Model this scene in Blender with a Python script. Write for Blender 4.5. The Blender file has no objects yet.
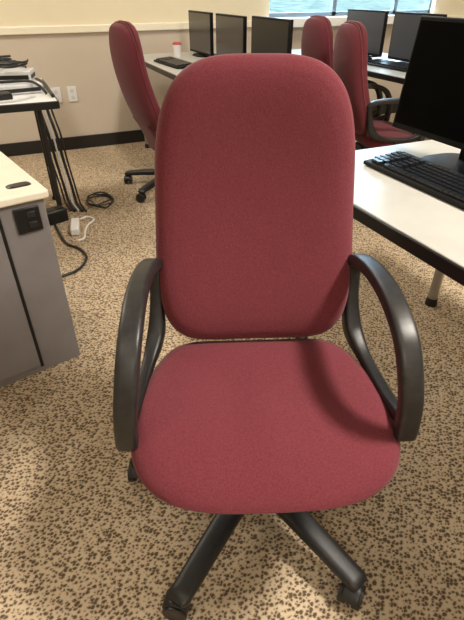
import bpy, bmesh, math, random
from mathutils import Vector, Matrix, noise
random.seed(7)
R = math.radians
S = bpy.context.scene
COL = S.collection

# ------------------------------------------------------------------ camera / world / light
YAW = R(24.1)
CY, SY = math.cos(YAW), math.sin(YAW)
def CW(X, Y):                       # ground point seen from the photographer (right, forward) -> room axes
    return (X*CY + Y*SY, -X*SY + Y*CY)
cam_d = bpy.data.cameras.new('camera'); cam = bpy.data.objects.new('camera', cam_d); COL.objects.link(cam)
cam.location = (0, 0, 1.2)
cam.rotation_euler = (R(90-34.5), 0, -YAW)
cam_d.sensor_fit = 'VERTICAL'; cam_d.sensor_height = 36; cam_d.lens = 36*470/620
cam_d.clip_start = 0.02
S.camera = cam
S.view_settings.view_transform = 'Standard'; S.view_settings.look = 'None'
S.view_settings.exposure = 0.25; S.view_settings.gamma = 1.0; S.view_settings.use_curve_mapping = False

W = bpy.data.worlds.new('sky'); S.world = W; W.use_nodes = True
bgn = W.node_tree.nodes['Background']
bgn.inputs['Color'].default_value = (0.58, 0.80, 1.0, 1); bgn.inputs['Strength'].default_value = 15.0

PANELS = [  # ceiling light panels: room x, y, watts
    (1.55, 0.0, 88), (-0.9, 0.0, 2), (1.55, -2.6, 4), (-0.9, -2.6, 40),
    (1.55, 3.3, 15), (-0.9, 3.3, 30), (4.2, 0.0, 4), (4.2, 3.3, 14)]
CEIL = 2.7
for (px, py, w) in PANELS:
    ld = bpy.data.lights.new('ceiling_lamp', 'AREA'); ld.shape = 'RECTANGLE'; ld.size = 0.28; ld.size_y = 0.5
    ld.energy = w; ld.color = (1.0, 0.92, 0.80)
    lo = bpy.data.objects.new('ceiling_lamp', ld); COL.objects.link(lo); lo.location = (px, py, CEIL-0.03)

# ------------------------------------------------------------------ materials
def mat(name, col, rough=0.5, metal=0.0, spec=0.5, sheen=0.0):
    m = bpy.data.materials.new(name); m.use_nodes = True
    b = m.node_tree.nodes['Principled BSDF']
    b.inputs['Base Color'].default_value = (*col, 1); b.inputs['Roughness'].default_value = rough
    b.inputs['Metallic'].default_value = metal; b.inputs['Specular IOR Level'].default_value = spec
    if sheen:
        b.inputs['Sheen Weight'].default_value = sheen
    return m
def nd(m, t): return m.node_tree.nodes.new(t)
def lk(m, a, b): m.node_tree.links.new(a, b)
def noisy(m, c1, c2, scale, lo=0.35, hi=0.65, bump=0.0, bscale=None, detail=3, coord='Object'):
    b = m.node_tree.nodes['Principled BSDF']
    tc = nd(m, 'ShaderNodeTexCoord'); n = nd(m, 'ShaderNodeTexNoise'); n.inputs['Scale'].default_value = scale
    n.inputs['Detail'].default_value = detail
    lk(m, tc.outputs[coord], n.inputs['Vector'])
    r = nd(m, 'ShaderNodeValToRGB'); r.color_ramp.elements[0].position = lo; r.color_ramp.elements[1].position = hi
    r.color_ramp.elements[0].color = (*c1, 1); r.color_ramp.elements[1].color = (*c2, 1)
    lk(m, n.outputs['Fac'], r.inputs['Fac']); lk(m, r.outputs['Color'], b.inputs['Base Color'])
    if bump:
        n2 = nd(m, 'ShaderNodeTexNoise'); n2.inputs['Scale'].default_value = bscale or scale; n2.inputs['Detail'].default_value = 4
        lk(m, tc.outputs[coord], n2.inputs['Vector'])
        bp = nd(m, 'ShaderNodeBump'); bp.inputs['Strength'].default_value = bump; bp.inputs['Distance'].default_value = 0.002
        lk(m, n2.outputs['Fac'], bp.inputs['Height']); lk(m, bp.outputs['Normal'], b.inputs['Normal'])
    return m

M = {}
M['fabric'] = noisy(mat('burgundy_fabric', (0.2, 0.03, 0.045), 0.92, spec=0.15, sheen=0.12),
                    (0.130, 0.025, 0.035), (0.172, 0.035, 0.048), 260, 0.3, 0.7, bump=0.35, bscale=420)
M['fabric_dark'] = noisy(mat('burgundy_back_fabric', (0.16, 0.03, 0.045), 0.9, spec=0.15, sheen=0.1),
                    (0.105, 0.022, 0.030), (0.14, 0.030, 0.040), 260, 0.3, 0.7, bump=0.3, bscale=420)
M['piping'] = mat('burgundy_piping', (0.22, 0.06, 0.068), 0.8, spec=0.2)
M['black'] = noisy(mat('black_plastic', (0.02, 0.02, 0.022), 0.42), (0.007, 0.007, 0.008), (0.012, 0.012, 0.013), 60, bump=0.15, bscale=500)
M['pad'] = noisy(mat('soft_black_plastic', (0.03, 0.03, 0.032), 0.38), (0.016, 0.016, 0.017), (0.024, 0.024, 0.026), 50, bump=0.15, bscale=500)
M['gloss'] = mat('screen_black_glass', (0.001, 0.001, 0.001), 0.6, spec=0.04)
M['screen'] = mat('glossy_screen', (0.045, 0.042, 0.038), 0.22, spec=0.6)
M['screen_dark'] = mat('dark_glossy_screen', (0.014, 0.013, 0.012), 0.3, spec=0.35)
M['screen_haze'] = mat('hazed_glossy_screen', (0.05, 0.056, 0.068), 0.3, spec=0.6)  # bluish haze over these screens is put into the base colour
M['bezel'] = mat('bezel_black', (0.004, 0.004, 0.005), 0.5, spec=0.2)
M['key'] = mat('keyboard_key_plastic', (0.010, 0.012, 0.016), 0.3)
M['laminate'] = noisy(mat('cream_laminate', (0.7, 0.66, 0.57), 0.32), (0.43, 0.425, 0.40), (0.46, 0.455, 0.43), 14)
M['edge'] = mat('black_edge_band', (0.008, 0.008, 0.008), 0.4)
M['metal'] = mat('grey_metal', (0.42, 0.41, 0.39), 0.35, 0.8)
M['chrome'] = mat('chrome', (0.75, 0.75, 0.75), 0.15, 1.0)
M['darkmetal'] = mat('dark_metal', (0.03, 0.03, 0.03), 0.4, 0.4)
M['grey'] = noisy(mat('grey_cabinet', (0.2, 0.185, 0.19), 0.55), (0.185, 0.170, 0.178), (0.205, 0.19, 0.197), 9)
M['creamtop'] = noisy(mat('cream_top', (0.78, 0.74, 0.62), 0.4), (0.78, 0.73, 0.61), (0.82, 0.77, 0.65), 10)
M['white'] = mat('white_plastic', (0.75, 0.75, 0.75), 0.4)
M['silver'] = noisy(mat('silver_plastic', (0.6, 0.62, 0.65), 0.4), (0.56, 0.58, 0.6), (0.66, 0.68, 0.7), 20)
M['red'] = mat('red_lid', (0.5, 0.08, 0.08), 0.5)
M['cable'] = mat('black_cable', (0.012, 0.012, 0.012), 0.45)
M['wall'] = noisy(mat('wall_paint', (0.6, 0.5, 0.4), 0.85), (0.57, 0.495, 0.41), (0.60, 0.525, 0.435), 3, bump=0.1, bscale=150)
M['wall_up'] = noisy(mat('upper_wall_paint', (0.7, 0.62, 0.45), 0.85), (0.78, 0.70, 0.52), (0.81, 0.73, 0.545), 3, bump=0.1, bscale=150)
M['trim'] = mat('cream_trim', (0.86, 0.81, 0.66), 0.5)
M['sill'] = mat('white_sill', (0.86, 0.86, 0.84), 0.4)
M['base'] = mat('black_baseboard', (0.012, 0.011, 0.01), 0.45)
M['ceil'] = noisy(mat('ceiling_tile', (0.75, 0.73, 0.68), 0.9), (0.68, 0.66, 0.6), (0.8, 0.78, 0.73), 40)
M['frame'] = mat('window_frame_metal', (0.20, 0.25, 0.30), 0.4, 0.3)
M['grass'] = noisy(mat('lawn', (0.1, 0.2, 0.08), 1.0, spec=0.0), (0.030, 0.046, 0.040), (0.105, 0.108, 0.092), 0.9, 0.35, 0.65)
M['leaf'] = noisy(mat('shrub_leaf', (0.06, 0.14, 0.05), 0.9, spec=0.1), (0.016, 0.028, 0.018), (0.05, 0.065, 0.045), 9, 0.3, 0.7)
M['glass'] = mat('window_glass', (1, 1, 1), 0.02)
def _glass(m):
    nt = m.node_tree; nt.nodes.clear()
    o = nt.nodes.new('ShaderNodeOutputMaterial'); t = nt.nodes.new('ShaderNodeBsdfTransparent'); g = nt.nodes.new('ShaderNodeBsdfGlossy')
    t.inputs['Color'].default_value = (0.92, 0.96, 0.97, 1); g.inputs['Roughness'].default_value = 0.02
    x = nt.nodes.new('ShaderNodeMixShader'); x.inputs['Fac'].default_value = 0.06
    nt.links.new(t.outputs[0], x.inputs[1]); nt.links.new(g.outputs[0], x.inputs[2]); nt.links.new(x.outputs[0], o.inputs[0])
_glass(M['glass'])
M['panel'] = mat('lamp_diffuser', (1, 0.95, 0.85), 0.6)
_b = M['panel'].node_tree.nodes['Principled BSDF']; _b.inputs['Emission Color'].default_value = (1, 0.88, 0.7, 1); _b.inputs['Emission Strength'].default_value = 3
# carpet: tan pile with dark brown flecks
def _carpet():
    m = mat('speckled_carpet', (0.4, 0.3, 0.2), 0.95, spec=0.1)
    b = m.node_tree.nodes['Principled BSDF']
    tc = nd(m, 'ShaderNodeTexCoord')
    mp = nd(m, 'ShaderNodeMapping'); mp.inputs['Scale'].default_value = (1.0, 1.25, 1.0); mp.inputs['Rotation'].default_value = (0, 0, R(35))
    lk(m, tc.outputs['Object'], mp.inputs['Vector'])
    wn = nd(m, 'ShaderNodeTexNoise'); wn.inputs['Scale'].default_value = 90; wn.inputs['Detail'].default_value = 2
    lk(m, mp.outputs['Vector'], wn.inputs['Vector'])
    mx = nd(m, 'ShaderNodeVectorMath'); mx.operation = 'MULTIPLY_ADD'; mx.inputs[1].default_value = (0.011, 0.011, 0.0)
    lk(m, wn.outputs['Color'], mx.inputs[0]); lk(m, mp.outputs['Vector'], mx.inputs[2])
    vo = nd(m, 'ShaderNodeTexVoronoi'); vo.voronoi_dimensions = '2D'; vo.inputs['Scale'].default_value = 92
    lk(m, mx.outputs[0], vo.inputs['Vector'])
    sp = nd(m, 'ShaderNodeSeparateColor'); lk(m, vo.outputs['Color'], sp.inputs[0])
    ma = nd(m, 'ShaderNodeMath'); ma.operation = 'MULTIPLY_ADD'; ma.inputs[1].default_value = 0.42; lk(m, sp.outputs[0], ma.inputs[0]); lk(m, vo.outputs['Distance'], ma.inputs[2])
    r1 = nd(m, 'ShaderNodeValToRGB'); e = r1.color_ramp.elements
    e[0].position = 0.34; e[0].color = (0.105, 0.075, 0.050, 1)
    e[1].position = 0.62; e[1].color = (0.46, 0.355, 0.245, 1)
    k = e.new(0.47); k.color = (0.22, 0.165, 0.108, 1)
    k = e.new(0.85); k.color = (0.55, 0.44, 0.31, 1)
    lk(m, ma.outputs[0], r1.inputs['Fac'])
    lk(m, r1.outputs['Color'], b.inputs['Base Color'])
    n2 = nd(m, 'ShaderNodeTexNoise'); n2.inputs['Scale'].default_value = 350; lk(m, tc.outputs['Object'], n2.inputs['Vector'])
    bp = nd(m, 'ShaderNodeBump'); bp.inputs['Strength'].default_value = 0.5; bp.inputs['Distance'].default_value = 0.004
    lk(m, n2.outputs['Fac'], bp.inputs['Height']); lk(m, bp.outputs['Normal'], b.inputs['Normal'])
    return m
M['carpet'] = _carpet()

# ------------------------------------------------------------------ mesh helpers
def obj(name, bm, m, parent=None, smooth=True, bevel=0.0, seg=2):
    me = bpy.data.meshes.new(name)
    bmesh.ops.recalc_face_normals(bm, faces=bm.faces[:])
    bm.to_mesh(me); bm.free()
    ms = m if isinstance(m, (list, tuple)) else [m]
    for k in ms: me.materials.append(k)
    o = bpy.data.objects.new(name, me); COL.objects.link(o)
    if parent: o.parent = parent
    if smooth:
        me.polygons.foreach_set('use_smooth', [True]*len(me.polygons))
        me.set_sharp_from_angle(angle=R(40))
    if bevel:
        md = o.modifiers.new('bevel', 'BEVEL'); md.width = bevel; md.segments = seg; md.limit_method = 'ANGLE'; md.angle_limit = R(40)
    return o
def box(bm, c, s, rz=0.0, mi=0, M4=None):
    r = bmesh.ops.create_cube(bm, size=1.0)
    mm = Matrix.Translation(c) @ Matrix.Rotation(rz, 4, 'Z') @ Matrix.Diagonal((*s, 1))
    if M4 is not None: mm = M4 @ mm
    bmesh.ops.transform(bm, matrix=mm, verts=r['verts'])
    for v in r['verts']:
        for f in v.link_faces: f.material_index = mi
    return r['verts']
def BX(c, s, rz=0.0):
    bm = bmesh.new(); box(bm, c, s, rz); return bm
def cyl(bm, p0, p1, r0, r1=None, n=20):
    p0, p1 = Vector(p0), Vector(p1); d = p1-p0
    r = bmesh.ops.create_cone(bm, cap_ends=True, segments=n, radius1=r0, radius2=r0 if r1 is None else r1, depth=d.length)
    q = Vector((0, 0, 1)).rotation_difference(d.normalized()).to_matrix().to_4x4()
    bmesh.ops.transform(bm, matrix=Matrix.Translation((p0+p1)/2) @ q, verts=r['verts'])
def catmull(pts, n=8, closed=False):
    P = [Vector(p) for p in pts]; out = []; L = len(P)
    for i in range(L if closed else L-1):
        a = P[(i-1) % L] if (closed or i > 0) else P[0]
        b = P[i]; c = P[(i+1) % L]; d = P[(i+2) % L] if (closed or i+2 < L) else P[-1]
        for k in range(n):
            t = k/n
            out.append(0.5*((2*b) + (c-a)*t + (2*a-5*b+4*c-d)*t*t + (3*b-a-3*c+d)*t**3))
    if not closed: out.append(P[-1].copy())
    return out
def tube(bm, pts, r, n=8, closed=False):
    up0 = Vector((0.13, 0.21, 0.97)).normalized(); rings = []
    L = len(pts)
    for i, p in enumerate(pts):
        t = (pts[min(i+1, L-1)] - pts[max(i-1, 0)])
        t = t.normalized() if t.length > 1e-7 else Vector((0, 0, 1))
        u = up0.cross(t)
        if u.length < 1e-3: u = Vector((1, 0, 0)).cross(t)
        u.normalize(); v = t.cross(u)
        rings.append([bm.verts.new(p + r*(math.cos(2*math.pi*k/n)*u + math.sin(2*math.pi*k/n)*v)) for k in range(n)])
    for a, b in zip(rings, rings[1:]):
        for k in range(n): bm.faces.new((a[k], a[(k+1) % n], b[(k+1) % n], b[k]))
    bm.faces.new(rings[0][::-1]); bm.faces.new(rings[-1])
def sweep(bm, pts, lat, hw, ht, n=16, pw=4.0, closed=False):
    """rounded-rectangle section swept along pts; lat = sideways axis, hw / ht half sizes per point"""
    rings = []; L = len(pts)
    for i, p in enumerate(pts):
        if closed: t = (pts[(i+1) % L] - pts[(i-1) % L]).normalized()
        else: t = (pts[min(i+1, L-1)] - pts[max(i-1, 0)]).normalized()
        l = (lat - lat.dot(t)*t).normalized(); nn = t.cross(l)
        ring = []
        for k in range(n):
            a = 2*math.pi*(k+0.5)/n; c, s = math.cos(a), math.sin(a)
            x = math.copysign(abs(c)**(2/pw), c)*hw[i]; y = math.copysign(abs(s)**(2/pw), s)*ht[i]
            ring.append(bm.verts.new(p + l*x + nn*y))
        rings.append(ring)
    pairs = list(zip(rings, rings[1:])) + ([(rings[-1], rings[0])] if closed else [])
    for a, b in pairs:
        for k in range(n): bm.faces.new((a[k], a[(k+1) % n], b[(k+1) % n], b[k]))
    if not closed:
        bm.faces.new(rings[0][::-1]); bm.faces.new(rings[-1])
def cushion(bm, outline, cen, prof, fmap):
    """rings scaled towards the centre following prof (scale, height), each point put through fmap(x, y, h)"""
    rings = []
    for s, h in prof:
        rings.append([bm.verts.new(fmap(cen[0]+(x-cen[0])*s, cen[1]+(y-cen[1])*s, h)) for x, y in outline])
    n = len(outline)
    for a, b in zip(rings, rings[1:]):
        for k in range(n): bm.faces.new((a[k], a[(k+1) % n], b[(k+1) % n], b[k]))
    bm.faces.new(rings[0]); bm.faces.new(rings[-1][::-1])
def superell(n, wf, hf, lo, hi, ptop, pbot):
    cen = (lo+hi)/2; hh = (hi-lo)/2; out = []
    for k in range(n):
        a = 2*math.pi*k/n; c, s = math.cos(a), math.sin(a); p = ptop if s >= 0 else pbot
        y = cen + math.copysign(abs(s)**(2/p), s)*hh
        x = math.copysign(abs(c)**(2/p), c)*wf(y)
        out.append((x, y))
    return out
def thing(name, label, cat, loc=(0, 0, 0), rz=0.0, group=None):
    o = bpy.data.objects.new(name, None); COL.objects.link(o); o.empty_display_size = 0.05
    o.location = loc; o.rotation_euler = (0, 0, rz); return tag(o, label, cat, group)
def tag(o, label, cat, group=None):
    o['label'] = label; o['category'] = cat
    if group: o['group'] = group
    return o
def struct(name, bm, m, parent=None, **k):
    o = obj(name, bm, m, parent, **k)
    if parent is None: o['kind'] = 'structure'
    return o
def dup(root, loc, rz, label, group=None):
    def cp(o, par):
        c = o.copy(); COL.objects.link(c)
        if par: c.parent = par
        for ch in list(o.children): cp(ch, c)
        return c
    r = cp(root, None); r.location = loc; r.rotation_euler = (0, 0, rz); r['label'] = label
    if group: r['group'] = group
    return r

# ------------------------------------------------------------------ room
XL, XR, YF, YB = -3.2, 6.2, -4.2, 4.51
T = 0.12
def wallbox(x0, x1, y0, y1, z0, z1): return BX(((x0+x1)/2, (y0+y1)/2, (z0+z1)/2), (x1-x0, y1-y0, z1-z0))
struct('floor', wallbox(XL-T, XR+T, YF-T, YB+T, -0.1, 0), M['carpet'], smooth=False)
struct('ceiling', wallbox(XL-T, XR+T, YF-T, YB+T, CEIL, CEIL+0.1), M['ceil'], smooth=False)
RAIL = 0.90
WX = [2.39, 3.14, 3.89, 4.36]; WZ0, WZ1 = 0.96, 2.2
def two_tone(name, cuts):
    bm = bmesh.new()
    for (x0, x1, y0, y1, z0, z1, mi) in cuts: box(bm, ((x0+x1)/2, (y0+y1)/2, (z0+z1)/2), (x1-x0, y1-y0, z1-z0), 0, mi)
    return struct(name, bm, [M['wall'], M['wall_up']], smooth=False)
two_tone('wall_back', [(XL-T, XR+T, YB, YB+T, 0, RAIL+0.01, 0), (XL-T, WX[0], YB, YB+T, RAIL+0.01, CEIL, 1),
                       (WX[3], XR+T, YB, YB+T, RAIL+0.01, CEIL, 1), (WX[0], WX[3], YB, YB+T, WZ1, CEIL, 1),
                       (WX[0], WX[3], YB, YB+T, RAIL+0.01, WZ0, 1)])
two_tone('wall_left', [(XL-T, XL, YF, YB, 0, RAIL, 0), (XL-T, XL, YF, YB, RAIL, CEIL, 1)])
two_tone('wall_right', [(XR, XR+T, YF, YB, 0, RAIL, 0), (XR, XR+T, YF, YB, RAIL, CEIL, 1)])
two_tone('wall_front', [(XL-T, XR+T, YF-T, YF, 0, RAIL, 0), (XL-T, XR+T, YF-T, YF, RAIL, CEIL, 1)])
struct('baseboard_back', wallbox(XL, XR, YB-0.016, YB, 0, 0.105), M['base'], smooth=False)
struct('trim_1', wallbox(XL, WX[0]-0.06, YB-0.022, YB, RAIL-0.005, RAIL+0.05), M['trim'], bevel=0.006)
struct('trim_2', wallbox(WX[3]+0.06, XR, YB-0.022, YB, RAIL-0.005, RAIL+0.05), M['trim'], bevel=0.006)
bm = BX(((WX[0]+WX[3])/2, YB+0.01, WZ0-0.034), (WX[3]-WX[0]+0.12, 0.20, 0.075))
struct('trim_3', bm, M['sill'], bevel=0.006)
# window: frame, mullions and three panes
wf = bpy.data.objects.new('window_1', None); COL.objects.link(wf); wf['kind'] = 'structure'; wf.location = (0, 0, 0)
bm = bmesh.new(); yc = YB+0.085
for x in WX: box(bm, (x, yc, (WZ0+WZ1)/2), (0.045, 0.05, WZ1-WZ0))
for z in (WZ0+0.02, WZ1-0.02): box(bm, ((WX[0]+WX[3])/2, yc, z), (WX[3]-WX[0], 0.05, 0.04))
obj('window_frame', bm, M['frame'], wf, smooth=False)
for a, b in zip(WX, WX[1:]):
    obj('window_pane', BX(((a+b)/2, yc, (WZ0+WZ1)/2), (b-a-0.045, 0.006, WZ1-WZ0-0.08)), M['glass'], wf, smooth=False)
# outside ground and a hedge below the window
struct('ground', wallbox(-60, 140, YB+0.3, YB+160, -0.5, -0.3), M['grass'], smooth=False)

def shrub(loc, r, label):
    bm = bmesh.new()
    rs = random.Random(int(loc[0]*100))
    bmesh.ops.create_icosphere(bm, subdivisions=4, radius=1.0)
    for v in bm.verts:
        k = 1+0.22*noise.noise(v.co*3+Vector(loc))+0.12*noise.noise(v.co*9)
        v.co = Vector((v.co.x*r*k, v.co.y*r*k, (v.co.z*0.8*k+0.72)*r))
    o = obj('shrub', bm, M['leaf']); o.location = loc
    tag(o, label, 'shrub', 'shrubs outside the window')
    return o
shrub((5.6, 9.2, -0.3), 0.6, 'rounded green shrub outside, behind the middle window pane')
shrub((3.7, 8.0, -0.3), 0.55, 'rounded green shrub outside, behind the leftmost window pane')

# ceiling light panels
for i, (px, py, w) in enumerate(PANELS):
    t = thing('ceiling_light', 'recessed rectangular ceiling light panel in the ceiling grid', 'ceiling light', (px, py, CEIL), 0, 'ceiling light panels')
    bm = bmesh.new()
    for sx in (-1, 1): box(bm, (sx*0.3, 0, -0.008), (0.03, 1.23, 0.016))
    for sy in (-1, 1): box(bm, (0, sy*0.6, -0.008), (0.57, 0.03, 0.016))
    obj('frame', bm, M['white'], t, smooth=False)
    obj('diffuser', BX((0, 0, -0.004), (0.57, 1.17, 0.008)), M['panel'], t, smooth=False)

# wall outlets
for k, dx in enumerate((0, 0.13)):
    lab = ['white wall outlet plate above the black baseboard, the left of two', 'white wall outlet plate above the black baseboard, the right of two'][k]
    t = thing('wall_outlet', lab, 'wall outlet', (0.40+dx, YB, 0.45), 0, 'outlets on the back wall')
    obj('cover_plate', BX((0, -0.004, 0), (0.075, 0.008, 0.118)), M['white'], t, bevel=0.003)
    bm = bmesh.new()
    for z in (-0.024, 0.024): cyl(bm, (0, -0.007, z), (0, -0.0105, z), 0.016)
    obj('socket', bm, M['silver'], t)

# ------------------------------------------------------------------ office chair
def make_chair(label, base_rz=0.0, arms=True):
    t = thing('office_chair', label, 'chair')
    # seat
    def seat_w(y):
        k = min(1, max(0, (0.12-y)/0.20)); k = k*k*(3-2*k)
        return 0.226+0.048*k
    out = superell(96, seat_w, None, -0.307, 0.130, 5.6, 3.3)
    def fm(x, y, h):
        f = max(0, (-0.12-y)/0.192)
        z = 0.478 - 0.055*f**2.0 + 0.010*(x/0.25)**2 + 0.012*max(0, (y-0.0)/0.12)
        b = 0.415 - 0.012*f
        return Vector((x, y, b + (z-b)*h))
    prof = [(0.05, 1.0), (0.25, 1.0), (0.45, 1.0), (0.62, 0.995), (0.76, 0.98), (0.87, 0.945), (0.945, 0.86), (0.985, 0.72), (1.0, 0.52), (0.99, 0.30), (0.96, 0.10), (0.92, 0.0), (0.5, 0.0), (0.1, 0.0)]
    bm = bmesh.new(); cushion(bm, out, (0, -0.10), prof, fm); obj('seat', bm, M['fabric'], t)
    # underside pan
    bm = bmesh.new(); cushion(bm, superell(48, lambda y: seat_w(y)-0.012, None, -0.30, 0.115, 3.6, 3.0), (0, -0.10),
        [(0.3, 0.414), (0.94, 0.414), (0.96, 0.407), (0.90, 0.392), (0.3, 0.385)], lambda x, y, h: Vector((x, y, h)))
    obj('seat_pan', bm, M['black'], t)
    # backrest (h along the tilted back, d to the front)
    HB = 0.622; TL = R(13.0)
    def back_w(h):
        k = h/HB
        return 0.2305 - 0.008*max(0, 1-k/0.3)**2 - 0.020*max(0, (k-0.3)/0.7)
    outb = superell(104, back_w, None, 0.0, HB, 3.5, 5.2)
    def bmap(x, h, d):
        bow = 0.016 - 0.040*math.sin(math.pi*min(1, max(0, h/HB))) + 0.022*max(0, (h/HB-0.55)/0.45)**2  # hollow curve, top bent forward, shaped so the upper back shades darker
        cv = 0.025*(x/0.22)**2
        f = d + bow + cv if d > -0.02 else d + cv + 0.75*bow - 0.004
        return Vector((x, 0.125 + h*math.sin(TL) - f*math.cos(TL), 0.482 + h*math.cos(TL) + f*math.sin(TL)))
    prof = [(0.05, 0.034), (0.3, 0.034), (0.5, 0.033), (0.66, 0.032), (0.79, 0.029), (0.885, 0.023), (0.95, 0.013), (0.985, 0.0), (1.0, -0.014), (0.995, -0.019), (0.9, -0.019), (0.1, -0.019)]
    bm = bmesh.new(); cushion(bm, outb, (0, HB*0.5), prof, bmap); bk = obj('backrest', bm, M['fabric'], t)
    prof = [(0.1, -0.021), (0.9, -0.021), (0.97, -0.021), (0.985, -0.028), (0.98, -0.042), (0.95, -0.056), (0.85, -0.064), (0.6, -0.070), (0.2, -0.072)]
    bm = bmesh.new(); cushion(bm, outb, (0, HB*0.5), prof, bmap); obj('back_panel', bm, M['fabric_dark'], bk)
    ring = [bmap(x*0.990, HB*0.5+(h-HB*0.5)*0.990, -0.0205) for x, h in outb]
    bm = bmesh.new(); tube(bm, ring+[ring[0], ring[1]], 0.003, 6); obj('piping', bm, M['piping'], bk)
    # armrests: closed loop, broad on top
    for s in ((1, -1) if arms else ()):
        P = [((0.228, 0.165, 0.668), .0185, .0130), ((0.236, 0.130, 0.690), .0200, .0140), ((0.246, 0.060, 0.700), .0210, .0145), ((0.249, -0.020, 0.701), .0215, .0150),
             ((0.249, -0.090, 0.691), .0215, .0155), ((0.251, -0.140, 0.667), .0215, .0160), ((0.256, -0.172, 0.622), .0215, .0160),
             ((0.263, -0.186, 0.570), .0215, .0160), ((0.268, -0.189, 0.520), .0215, .0155), ((0.271, -0.187, 0.478), .0215, .0150), ((0.271, -0.186, 0.468), .0195, .0130)]
        pts = catmull([Vector((s*p[0][0], p[0][1], p[0][2])) for p in P], 6)
        def interp(k): return [q.x for q in catmull([Vector((p[k], 0, 0)) for p in P], 6)]
        bm = bmesh.new(); sweep(bm, pts, Vector((s, 0, 0)), interp(1), interp(2), 24, 4.5)
        am = obj('armrest', bm, M['pad'], t)
        P = [((0.270, -0.178, 0.500), .0130, .0140), ((0.268, -0.120, 0.482), .0135, .0130),
             ((0.262, -0.040, 0.476), .0140, .0125), ((0.252, 0.040, 0.482), .0145, .0130), ((0.242, 0.095, 0.500), .0195, .0200),
             ((0.236, 0.125, 0.530), .0200, .0230), ((0.233, 0.146, 0.600), .0150, .0150), ((0.233, 0.160, 0.675), .0160, .0130)]
        pts = catmull([Vector((s*p[0][0], p[0][1], p[0][2])) for p in P], 6)
        bm = bmesh.new(); sweep(bm, pts, Vector((s, 0, 0)), interp(1), interp(2), 20, 4.0)
        obj('arm_frame', bm, M['black'], am)
        bm = bmesh.new()
        tube(bm, catmull([(s*0.262, -0.03, 0.470), (s*0.25, -0.03, 0.410), (s*0.20, -0.03, 0.405), (s*0.12, -0.03, 0.382)], 5), 0.014, 8)
        obj('arm_bracket', bm, M['black'], am)
    # back bracket, mechanism, column
    if not arms:
      bm = bmesh.new()
      pts = catmull([(0, 0.085, 0.33), (0, 0.10, 0.38), (0, 0.125, 0.44), (0, 0.15, 0.49), (0, 0.18, 0.54)], 6)
      sweep(bm, pts, Vector((1, 0, 0)), [0.16]*len(pts), [0.028]*len(pts), 20)
      obj('back_bracket', bm, M['fabric_dark'], t)
    obj('tilt_mechanism', BX((0, -0.02, 0.360), (0.17, 0.24, 0.046)), M['black'], t, bevel=0.012)
    bm = bmesh.new(); tube(bm, catmull([(0.08, -0.06, 0.36), (0.16, -0.06, 0.365), (0.215, -0.065, 0.36)], 4), 0.006, 8)
    cyl(bm, (0.2, -0.065, 0.36), (0.24, -0.066, 0.359), 0.011, 0.009); obj('height_lever', bm, M['black'], t)
    bm = bmesh.new(); cyl(bm, (0, 0, 0.12), (0, 0, 0.26), 0.027); cyl(bm, (0, 0, 0.26), (0, 0, 0.345), 0.016); obj('gas_column', bm, M['black'], t)
    bm = bmesh.new(); cyl(bm, (0, 0, 0.07), (0, 0, 0.128), 0.052, 0.040, 28); obj('base_hub', bm, M['black'], t, bevel=0.004)
    RB = 0.342
    for k in range(5):
        a = R(-90+36+72*k)+base_rz; d = Vector((math.cos(a), math.sin(a), 0)); l = Vector((-d.y, d.x, 0))
        bm = bmesh.new()
        pts = catmull([d*0.03+Vector((0, 0, .100)), d*0.12+Vector((0, 0, .098)), d*0.22+Vector((0, 0, .090)), d*0.30+Vector((0, 0, .080)), d*(RB+0.018)+Vector((0, 0, .072))], 4)
        n = len(pts)
        sweep(bm, pts, l, [0.031-0.005*i/n for i in range(n-1)]+[0.020], [0.021-0.007*i/n for i in range(n-1)]+[0.007], 16, 3.4)
        lg = obj('base_leg', bm, M['black'], t)
        bm = bmesh.new(); c = d*RB; q = a+R(100 if k % 2 else -70)
        f = Vector((math.cos(q), math.sin(q), 0)); ax = Vector((-f.y, f.x, 0)); o = c + f*0.010 + Vector((0, 0, 0.0285))
        for sg in (-1, 1):
            cyl(bm, o+ax*sg*0.007, o+ax*sg*0.027, 0.0285, n=24)
        cyl(bm, o-ax*0.007, o+ax*0.007, 0.010); cyl(bm, c+Vector((0, 0, .036)), c+Vector((0, 0, .075)), 0.010)
        hood = [o + f*math.cos(R(b))*0.0305 + Vector((0, 0, math.sin(R(b))*0.0305)) for b in range(20, 161, 14)]
        sweep(bm, hood, ax, [0.021]*len(hood), [0.003]*len(hood), 12)
        obj('caster', bm, M['black'], lg, bevel=0.003)
    return t
chair = make_chair('large burgundy high-back office chair in the foreground, facing the viewer', R(2.4))
cx, cy = CW(0.061, 0.80); chair.location = (cx, cy, 0); chair.rotation_euler = (0, 0, -YAW+R(2.5))
chair['group'] = 'burgundy office chairs'
LOW = []
def put_chair(X, Y, fx, fy, label):          # X, Y as seen from the photographer; fx, fy the way the chair faces
    u, v = CW(X, Y); a, b = CW(fx, fy)
    LOW.append(dup(chair, (u, v, 0), math.atan2(b, a)+R(90), label, 'burgundy office chairs'))
c = make_chair('burgundy office chair seen side-on against the tan back wall, facing right', R(31), False); c['group'] = 'burgundy office chairs'
u, v = CW(-0.43, 3.34); a, b = CW(1, 0.55); c.location = (u, v, 0); c.rotation_euler = (0, 0, math.atan2(b, a)+R(90)); LOW.append(c)
put_chair(0.945, 3.23, 1, 0.12, 'burgundy office chair between the black monitor and the foreground chair, seat and arm visible')
put_chair(0.835, 3.90, 1, 0.26, 'burgundy office chair, partly hidden, beside the window sill and left of its neighbour')
LOW.append(dup(chair, (3.55, 3.33, 0), R(-90), 'burgundy office chair barely showing above the big black monitor', 'burgundy office chairs'))
for ch in LOW[2].children:
    if ch.name.startswith('base_leg'): ch.rotation_euler.z = R(30)
for c in LOW:                                # the gas lift of these is let down further
    for ch in c.children:
        if not ch.name.startswith('base_'): ch.location.z -= 0.055

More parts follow.
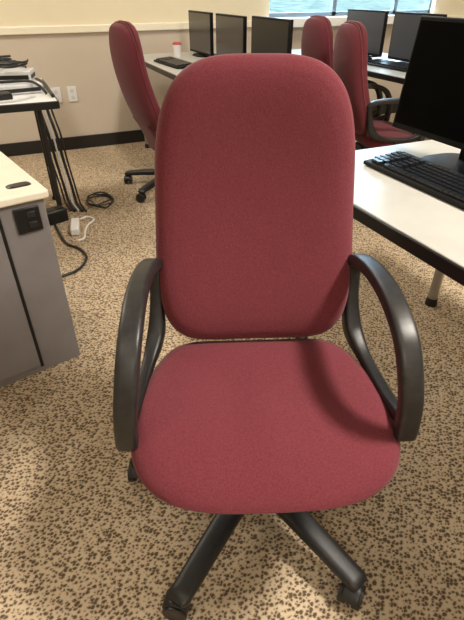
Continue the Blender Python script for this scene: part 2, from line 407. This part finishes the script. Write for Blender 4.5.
# ------------------------------------------------------------------ tables
def table(label, x0, x1, y0, y1, legs, top='laminate', group='computer tables', rz=0.0, zt=0.74):
    t = thing('computer_table', label, 'table', ((x0+x1)/2, (y0+y1)/2, 0), rz, group)
    w, d = x1-x0, y1-y0
    obj('tabletop', BX((0, 0, zt-0.011), (w-0.006, d-0.006, 0.022)), M[top], t, bevel=0.004)
    bm = bmesh.new()
    for sx in (-1, 1): box(bm, (sx*(w/2-0.0015), 0, zt-0.0185), (0.010, d, 0.033))
    for sy in (-1, 1): box(bm, (0, sy*(d/2-0.0015), zt-0.0185), (w, 0.010, 0.033))
    obj('edge_band', bm, M['edge'], t, bevel=0.003)
    for lx, ly in legs:
        bm = bmesh.new(); cyl(bm, (lx, ly, 0.03), (lx, ly, zt-0.036), 0.021); cyl(bm, (lx, ly, zt-0.036), (lx, ly, zt-0.021), 0.05)
        lg = obj('leg', bm, M['metal'], t)
        bm = bmesh.new(); cyl(bm, (lx, ly, 0), (lx, ly, 0.035), 0.027, 0.024); obj('foot_cap', bm, M['edge'], lg)
    return t
table('cream computer table with black edge at right, holding the big black monitor', 0.754, 1.66, -0.45, 1.323,
      [(0.36, 0.83), (-0.33, 0.83), (0.36, -0.83), (-0.33, -0.83)])
table('white computer table by the back wall, holding the row of three dark monitors', 1.02, 1.74, 2.42, 4.35,
      [(0.3, 0.90), (-0.3, 0.90), (0.3, -0.90), (-0.3, -0.90)])
table('white computer table below the window, holding two grey monitors', 2.26, 3.02, 2.0, 4.15,
      [(0.32, 1.0), (-0.32, 1.0), (0.32, -1.0), (-0.32, -1.0)])
tc = thing('work_table', 'white work table with black edge at left, heaped with cables and devices', 'table', (-0.53, 3.0, 0))
obj('tabletop', BX((0, 0, 0.729), (1.524, 0.744, 0.022)), M['white'], tc, bevel=0.004)
bm = bmesh.new()
for sx in (-1, 1): box(bm, (sx*0.7635, 0, 0.7195), (0.012, 0.75, 0.036))
for sy in (-1, 1): box(bm, (0, sy*0.3735, 0.7195), (1.53, 0.012, 0.036))
obj('edge_band', bm, M['edge'], tc, bevel=0.003)
for sx in (-1, 1):
    for ly in (0.06, 0.32):
        bm = bmesh.new(); cyl(bm, (sx*0.69, ly, 0.0), (sx*0.69, ly, 0.70), 0.016); cyl(bm, (sx*0.69, ly, 0.0), (sx*0.69, ly, 0.02), 0.024)
        obj('leg', bm, M['darkmetal'], tc)
    bm = bmesh.new(); cyl(bm, (sx*0.69, 0.06, 0.22), (sx*0.69, 0.32, 0.22), 0.011); obj('stretcher', bm, M['darkmetal'], tc)

# ------------------------------------------------------------------ monitors (screen faces -x of its own axes)
def make_monitor(label, w, h, zb, loc, rz, scr, tilt=0.0):   # tilt: the panel leans back
    t = thing('computer_monitor', label, 'monitor', loc, rz)
    bm = bmesh.new(); box(bm, (0.012, 0, zb+h/2), (0.024, w, h)); box(bm, (0.038, 0, zb+h/2), (0.03, w*0.62, h*0.62))
    p = obj('display_panel', bm, M['bezel'], t, bevel=0.004)
    obj('screen', BX((-0.0005, 0, zb+h/2+0.003), (0.003, w-0.022, h-0.03)), M[scr], p, smooth=False)
    if tilt: p.matrix_basis = Matrix.Translation((0, 0, zb)) @ Matrix.Rotation(tilt, 4, 'Y') @ Matrix.Translation((0, 0, -zb))
    bm = bmesh.new(); box(bm, (0.066+0.02*(tilt > 0), 0, (zb+h*0.5)/2+0.004), (0.024, 0.06, zb+h*0.5-0.01)); obj('stand_neck', bm, M['bezel'], t, bevel=0.004)
    bm = bmesh.new(); cushion(bm, superell(40, lambda y: 0.11, None, -0.10, 0.10, 3, 3), (0, 0), [(0.2, 0.0125), (0.9, 0.011), (0.98, 0.008), (1, 0.002), (1, 0.0), (0.2, 0.0)], lambda x, y, hh: Vector((y+0.05, x, hh)))
    obj('stand_base', bm, M['bezel'], t)
    return t
make_monitor('big black monitor with dark screen on the cream table at right', 0.545, 0.325, 0.065, (1.19, 1.045, 0.74), 0, 'gloss', R(6))
ROW = 'dark monitors on the white table by the back wall'
m0 = make_monitor('leftmost of three dark monitors in a row, by the back wall', 0.48, 0.290, 0.015, (1.52, 4.03, 0.74), 0, 'screen')
m0['group'] = ROW
dup(m0, (1.52, 3.45, 0.74), 0, 'middle one of three dark monitors in a row by the back wall')
m2 = make_monitor('rightmost and darkest of three dark monitors in a row, above the foreground chair', 0.48, 0.295, 0.018, (1.52, 2.86, 0.74), 0, 'screen_dark'); m2['group'] = ROW
G2 = 'grey monitors on the table below the window'
m3 = make_monitor('x', 0.48, 0.300, 0.015, (2.70, 3.50, 0.74), 0, 'screen_haze'); m3['group'] = G2
m3['label'] = ('monitor in front of the window, just right of two burgundy chair backs')
dup(m3, (2.70, 2.93, 0.74), 0, 'monitor by the window, half hidden behind the big black monitor', G2)

# ------------------------------------------------------------------ keyboards
def make_keyboard(label, loc, rz, grp):
    t = thing('keyboard', label, 'keyboard', loc, rz, grp)
    # long side along y, front edge towards -x
    bm = bmesh.new(); box(bm, (0, 0, 0.008), (0.158, 0.45, 0.012))
    for v in bm.verts:
        if v.co.x > 0 and v.co.z > 0.008: v.co.z += 0.010
    obj('keyboard_body', bm, M['bezel'], t, bevel=0.004)
    bm = bmesh.new()
    for r in range(6):
        x = -0.058+r*0.0205; z = 0.0165+0.010*(x+0.079)/0.158
        y = -0.208
        while y < 0.2:
            wd = 0.0165
            if r == 0 and -0.11 < y < -0.08: wd = 0.10
            if not (0.072 < y < 0.082 or 0.138 < y < 0.148): box(bm, (x, y+wd/2, z+0.002), (0.0165, wd, 0.008))
            y += wd+0.0028
    obj('keycaps', bm, M['key'], t, smooth=False)
    bm = bmesh.new()
    for sy in (-1, 1): box(bm, (0.06, sy*0.18, 0.001), (0.02, 0.03, 0.002))
    obj('feet', bm, M['bezel'], t, smooth=False)
    return t
GK = 'black keyboards'
kb = make_keyboard('black keyboard lying on the cream table before the big black monitor', (1.056, 0.955, 0.74), 0, GK)
dup(kb, (1.17, 3.62, 0.74), R(4), 'black keyboard on the white table beside the left burgundy chair', GK)
dup(kb, (2.50, 3.42, 0.74), 0, 'black keyboard before the monitor at the window, farther of two on that table', GK)
dup(kb, (2.50, 2.88, 0.74), 0, 'black keyboard on the window-side table, beside the big black monitor', GK)

def mouse(label, loc, rz):
    bm = bmesh.new()
    cushion(bm, superell(28, lambda y: 0.030, None, -0.055, 0.055, 2.4, 2.6), (0, 0), [(0.1, 0.034), (0.5, 0.032), (0.8, 0.024), (0.97, 0.012), (1, 0.006), (0.97, 0.0), (0.2, 0.0)], lambda x, y, h: Vector((x, y, h)))
    t = obj('computer_mouse', bm, M['bezel']); t.location = loc; t.rotation_euler = (0, 0, rz)
    bm = bmesh.new(); cyl(bm, (-0.004, 0.028, 0.027), (0.004, 0.028, 0.027), 0.009, n=14); obj('scroll_wheel', bm, M['key'], t)
    return tag(t, label, 'computer mouse')
mouse('black computer mouse on the white table below the window', (2.46, 3.15, 0.74), R(88))

# small cup on the back table
t = thing('cup', 'small white cup with a red lid on the table by the back wall', 'cup', (1.34, 4.06, 0.74))
bm = bmesh.new(); cyl(bm, (0, 0, 0), (0, 0, 0.085), 0.028, 0.034, 24); obj('cup_body', bm, M['white'], t)
bm = bmesh.new(); cyl(bm, (0, 0, 0.085), (0, 0, 0.095), 0.036, 0.036, 24); cyl(bm, (0, 0, 0.095), (0, 0, 0.102), 0.030, 0.028, 24); obj('lid', bm, M['red'], t)

# ------------------------------------------------------------------ grey cabinet at left (own rotation; origin = its right front corner)
ux, vy = CW(-0.598, 1.43)
cab = thing('cabinet', 'grey cabinet with pale cream top in the left foreground', 'cabinet', (ux, vy, 0), R(13))
CWd, CDp, CH = 0.95, 0.62, 0.665
bm = bmesh.new(); box(bm, (-CWd/2, CDp/2, 0.325), (CWd, CDp, 0.65)); obj('body', bm, M['grey'], cab, bevel=0.003)
obj('top', BX((-CWd/2+0.004, CDp/2-0.004, 0.664), (CWd+0.024, CDp+0.024, 0.028)), M['creamtop'], cab, bevel=0.007, seg=3)
bm = BX((-CWd/2-0.075, -0.006, 0.335), (CWd-0.155, 0.012, 0.60)); dr = obj('door', bm, M['grey'], cab, bevel=0.002)
bm = BX((-0.147, -0.001, 0.335), (0.012, 0.010, 0.62)); obj('seam_strip', bm, M['edge'], cab, smooth=False)
bm = bmesh.new(); box(bm, (-0.062, -0.004, 0.592), (0.078, 0.010, 0.082)); pl = obj('socket_plate', bm, M['edge'], cab, bevel=0.003)
bm = bmesh.new()
for z in (0.575, 0.609): box(bm, (-0.052, -0.0105, z), (0.026, 0.004, 0.02))
obj('socket', bm, M['darkmetal'], pl, bevel=0.001)
bm = bmesh.new(); cushion(bm, superell(32, lambda y: 0.038, None, -0.020, 0.020, 4, 4), (0, 0), [(0.2, 0.004), (0.85, 0.004), (1, 0.001), (1, 0.0), (0.2, 0.0)], lambda x, y, h: Vector((x-0.048, y+0.075, 0.678+h)))
obj('cable_grommet', bm, M['edge'], cab)

# ------------------------------------------------------------------ devices and cables on and under the work table
Z = 0.74
def device(name, label, cat, c, s, rz, m, trim='edge', feet=True):
    t = thing(name, label, cat, (c[0], c[1], c[2]), rz)
    obj('case', BX((0, 0, s[2]/2), s), M[m], t, bevel=min(0.006, s[2]*0.3))
    bm = bmesh.new(); box(bm, (0.0, -s[1]/2, s[2]*0.45), (s[0]*0.9, 0.003, s[2]*0.4)); box(bm, (s[0]/2, 0, s[2]*0.45), (0.003, s[1]*0.8, s[2]*0.35))
    obj('trim_panel', bm, M[trim], t, smooth=False)
    return t
device('docking_station', 'flat silver device on the cluttered work table, under the black cables', 'device', (0.045, 2.98, Z), (0.27, 0.26, 0.045), R(8), 'silver')
device('docking_station', 'small silver box stacked on the flat silver device', 'device', (0.07, 3.03, Z+0.0455), (0.20, 0.15, 0.05), R(-14), 'silver')
device('docking_station', 'silver box on the far side of the cluttered work table', 'device', (-0.03, 3.25, Z), (0.28, 0.16, 0.10), R(-6), 'silver')
device('power_adapter', 'black power adapter at the front of the cluttered work table', 'power adapter', (-0.045, 2.73, Z), (0.15, 0.07, 0.035), R(15), 'edge', 'darkmetal')
def cable(label, pts, r=0.005, m='cable', grp=None, name='cable', n=8):
    bm = bmesh.new(); tube(bm, catmull(pts, n), r, 8); o = obj(name, bm, M[m]); return tag(o, label, 'cable', grp)
rs = random.Random(3)
def coil(c, rx, ry, z, turns, wob, rise=0.012):
    P = []
    for k in range(int(turns*9)):
        a = 2*math.pi*k/9
        P.append((c[0]+rx*math.cos(a)*(1+wob*rs.uniform(-1, 1)), c[1]+ry*math.sin(a)*(1+wob*rs.uniform(-1, 1)), z+0.008+rise*k/9+0.004*rs.random()))
    return P
cable('black cable coiled on top of the silver boxes on the work table', coil((0.07, 3.03), 0.08, 0.065, Z+0.096, 2.2, 0.25, 0.015), 0.0055)
cable('thick black cable curving round the right end of the work table top', [(0.222, 2.70, Z+.010), (0.222, 2.86, Z+.010), (0.222, 3.06, Z+.010), (0.212, 3.20, Z+.010), (0.18, 3.30, Z+.010), (0.15, 3.35, Z+.010)], 0.0095)
cable('black cable draped over the front of the flat silver device', [(0.20, 2.77, Z+.008), (0.175, 2.785, Z+.045), (0.13, 2.88, Z+.058), (0.04, 2.91, Z+.056), (-0.06, 2.90, Z+.056), (-0.125, 2.81, Z+.056), (-0.20, 2.76, Z+.03), (-0.26, 2.74, Z+.008)], 0.007)
cable('black cable coiled on the silver box at the far side of the work table', coil((-0.03, 3.25), 0.11, 0.05, Z+0.101, 2.2, 0.25, 0.015), 0.0055)
cable('pale cable lying along the front of the work table', [(0.14, 2.75, Z+.007), (0.08, 2.69, Z+.007), (0.0, 2.66, Z+.007), (-0.10, 2.655, Z+.007), (-0.2, 2.68, Z+.007), (-0.3, 2.70, Z+.007)], 0.005, 'silver')
# bundle hanging under the right-hand end of the table, down to the power strip
labs = ['black cable hanging below the work table, leftmost of the bundle', 'thin black cable sagging in the hanging bundle below the work table',
        'pale cable hanging below the right end of the work table', 'black cable on the right of the hanging bundle below the work table', 'black cable hanging at the outer end of the work table, rightmost of the bundle']
for k in range(5):
    x, y = 0.150+0.022*k, 3.20-0.012*k; w = lambda a: rs.uniform(-a, a)
    cable(labs[k], [(x, y, 0.695), (x+w(.002), y+0.01, 0.60), (x+0.02+w(.002), y-0.02, 0.46), (x+0.03+w(.002), y, 0.30), (x+0.045+w(.002), y-0.02, 0.14), (x+0.055, y-0.03, 0.03), (x+0.063, y-0.08, 0.012), (x+0.07, y-0.16, 0.011)],
          0.006+0.003*(k % 2), 'silver' if k == 2 else 'cable', 'cables hanging below the work table')
t = thing('power_strip', 'black power strip box on the carpet below the work table end', 'power strip', (0.115, 2.93, 0), R(18))
obj('case', BX((0, 0, 0.04), (0.13, 0.09, 0.08)), M['edge'], t, bevel=0.006)
bm = bmesh.new()
for k in range(2): box(bm, (-0.03+0.06*k, 0, 0.081), (0.035, 0.035, 0.003))
obj('sockets', bm, M['darkmetal'], t, smooth=False)
t = thing('power_adapter', 'white power adapter on the carpet beside the grey cabinet', 'power adapter', (0.205, 2.75, 0), R(80))
obj('case', BX((0, 0, 0.022), (0.17, 0.05, 0.044)), M['white'], t, bevel=0.008, seg=3)
bm = bmesh.new(); tube(bm, catmull([(0.085, 0, 0.02), (0.11, 0, 0.017), (0.13, 0.005, 0.010)], 5), 0.005, 8); obj('strain_relief', bm, M['white'], t)
cable('black cable looping on the carpet beside the grey cabinet', [(0.10, 2.86, .009), (0.11, 2.70, .009), (0.13, 2.56, .009), (0.185, 2.47, .009), (0.20, 2.35, .009), (0.14, 2.24, .009), (0.05, 2.20, .009)], 0.007)
cable('white cable curling on the carpet beyond the white power adapter', [(0.25, 2.88, .008), (0.30, 2.90, .008), (0.33, 2.84, .008), (0.28, 2.77, .008), (0.25, 2.69, .008), (0.23, 2.60, .008), (0.19, 2.55, .022)], 0.006, 'white')
cable('thin black cable tangled on the carpet right of the hanging bundle', coil((0.425, 3.12), 0.08, 0.12, 0.0, 3.0, 0.2, 0.010), 0.005)
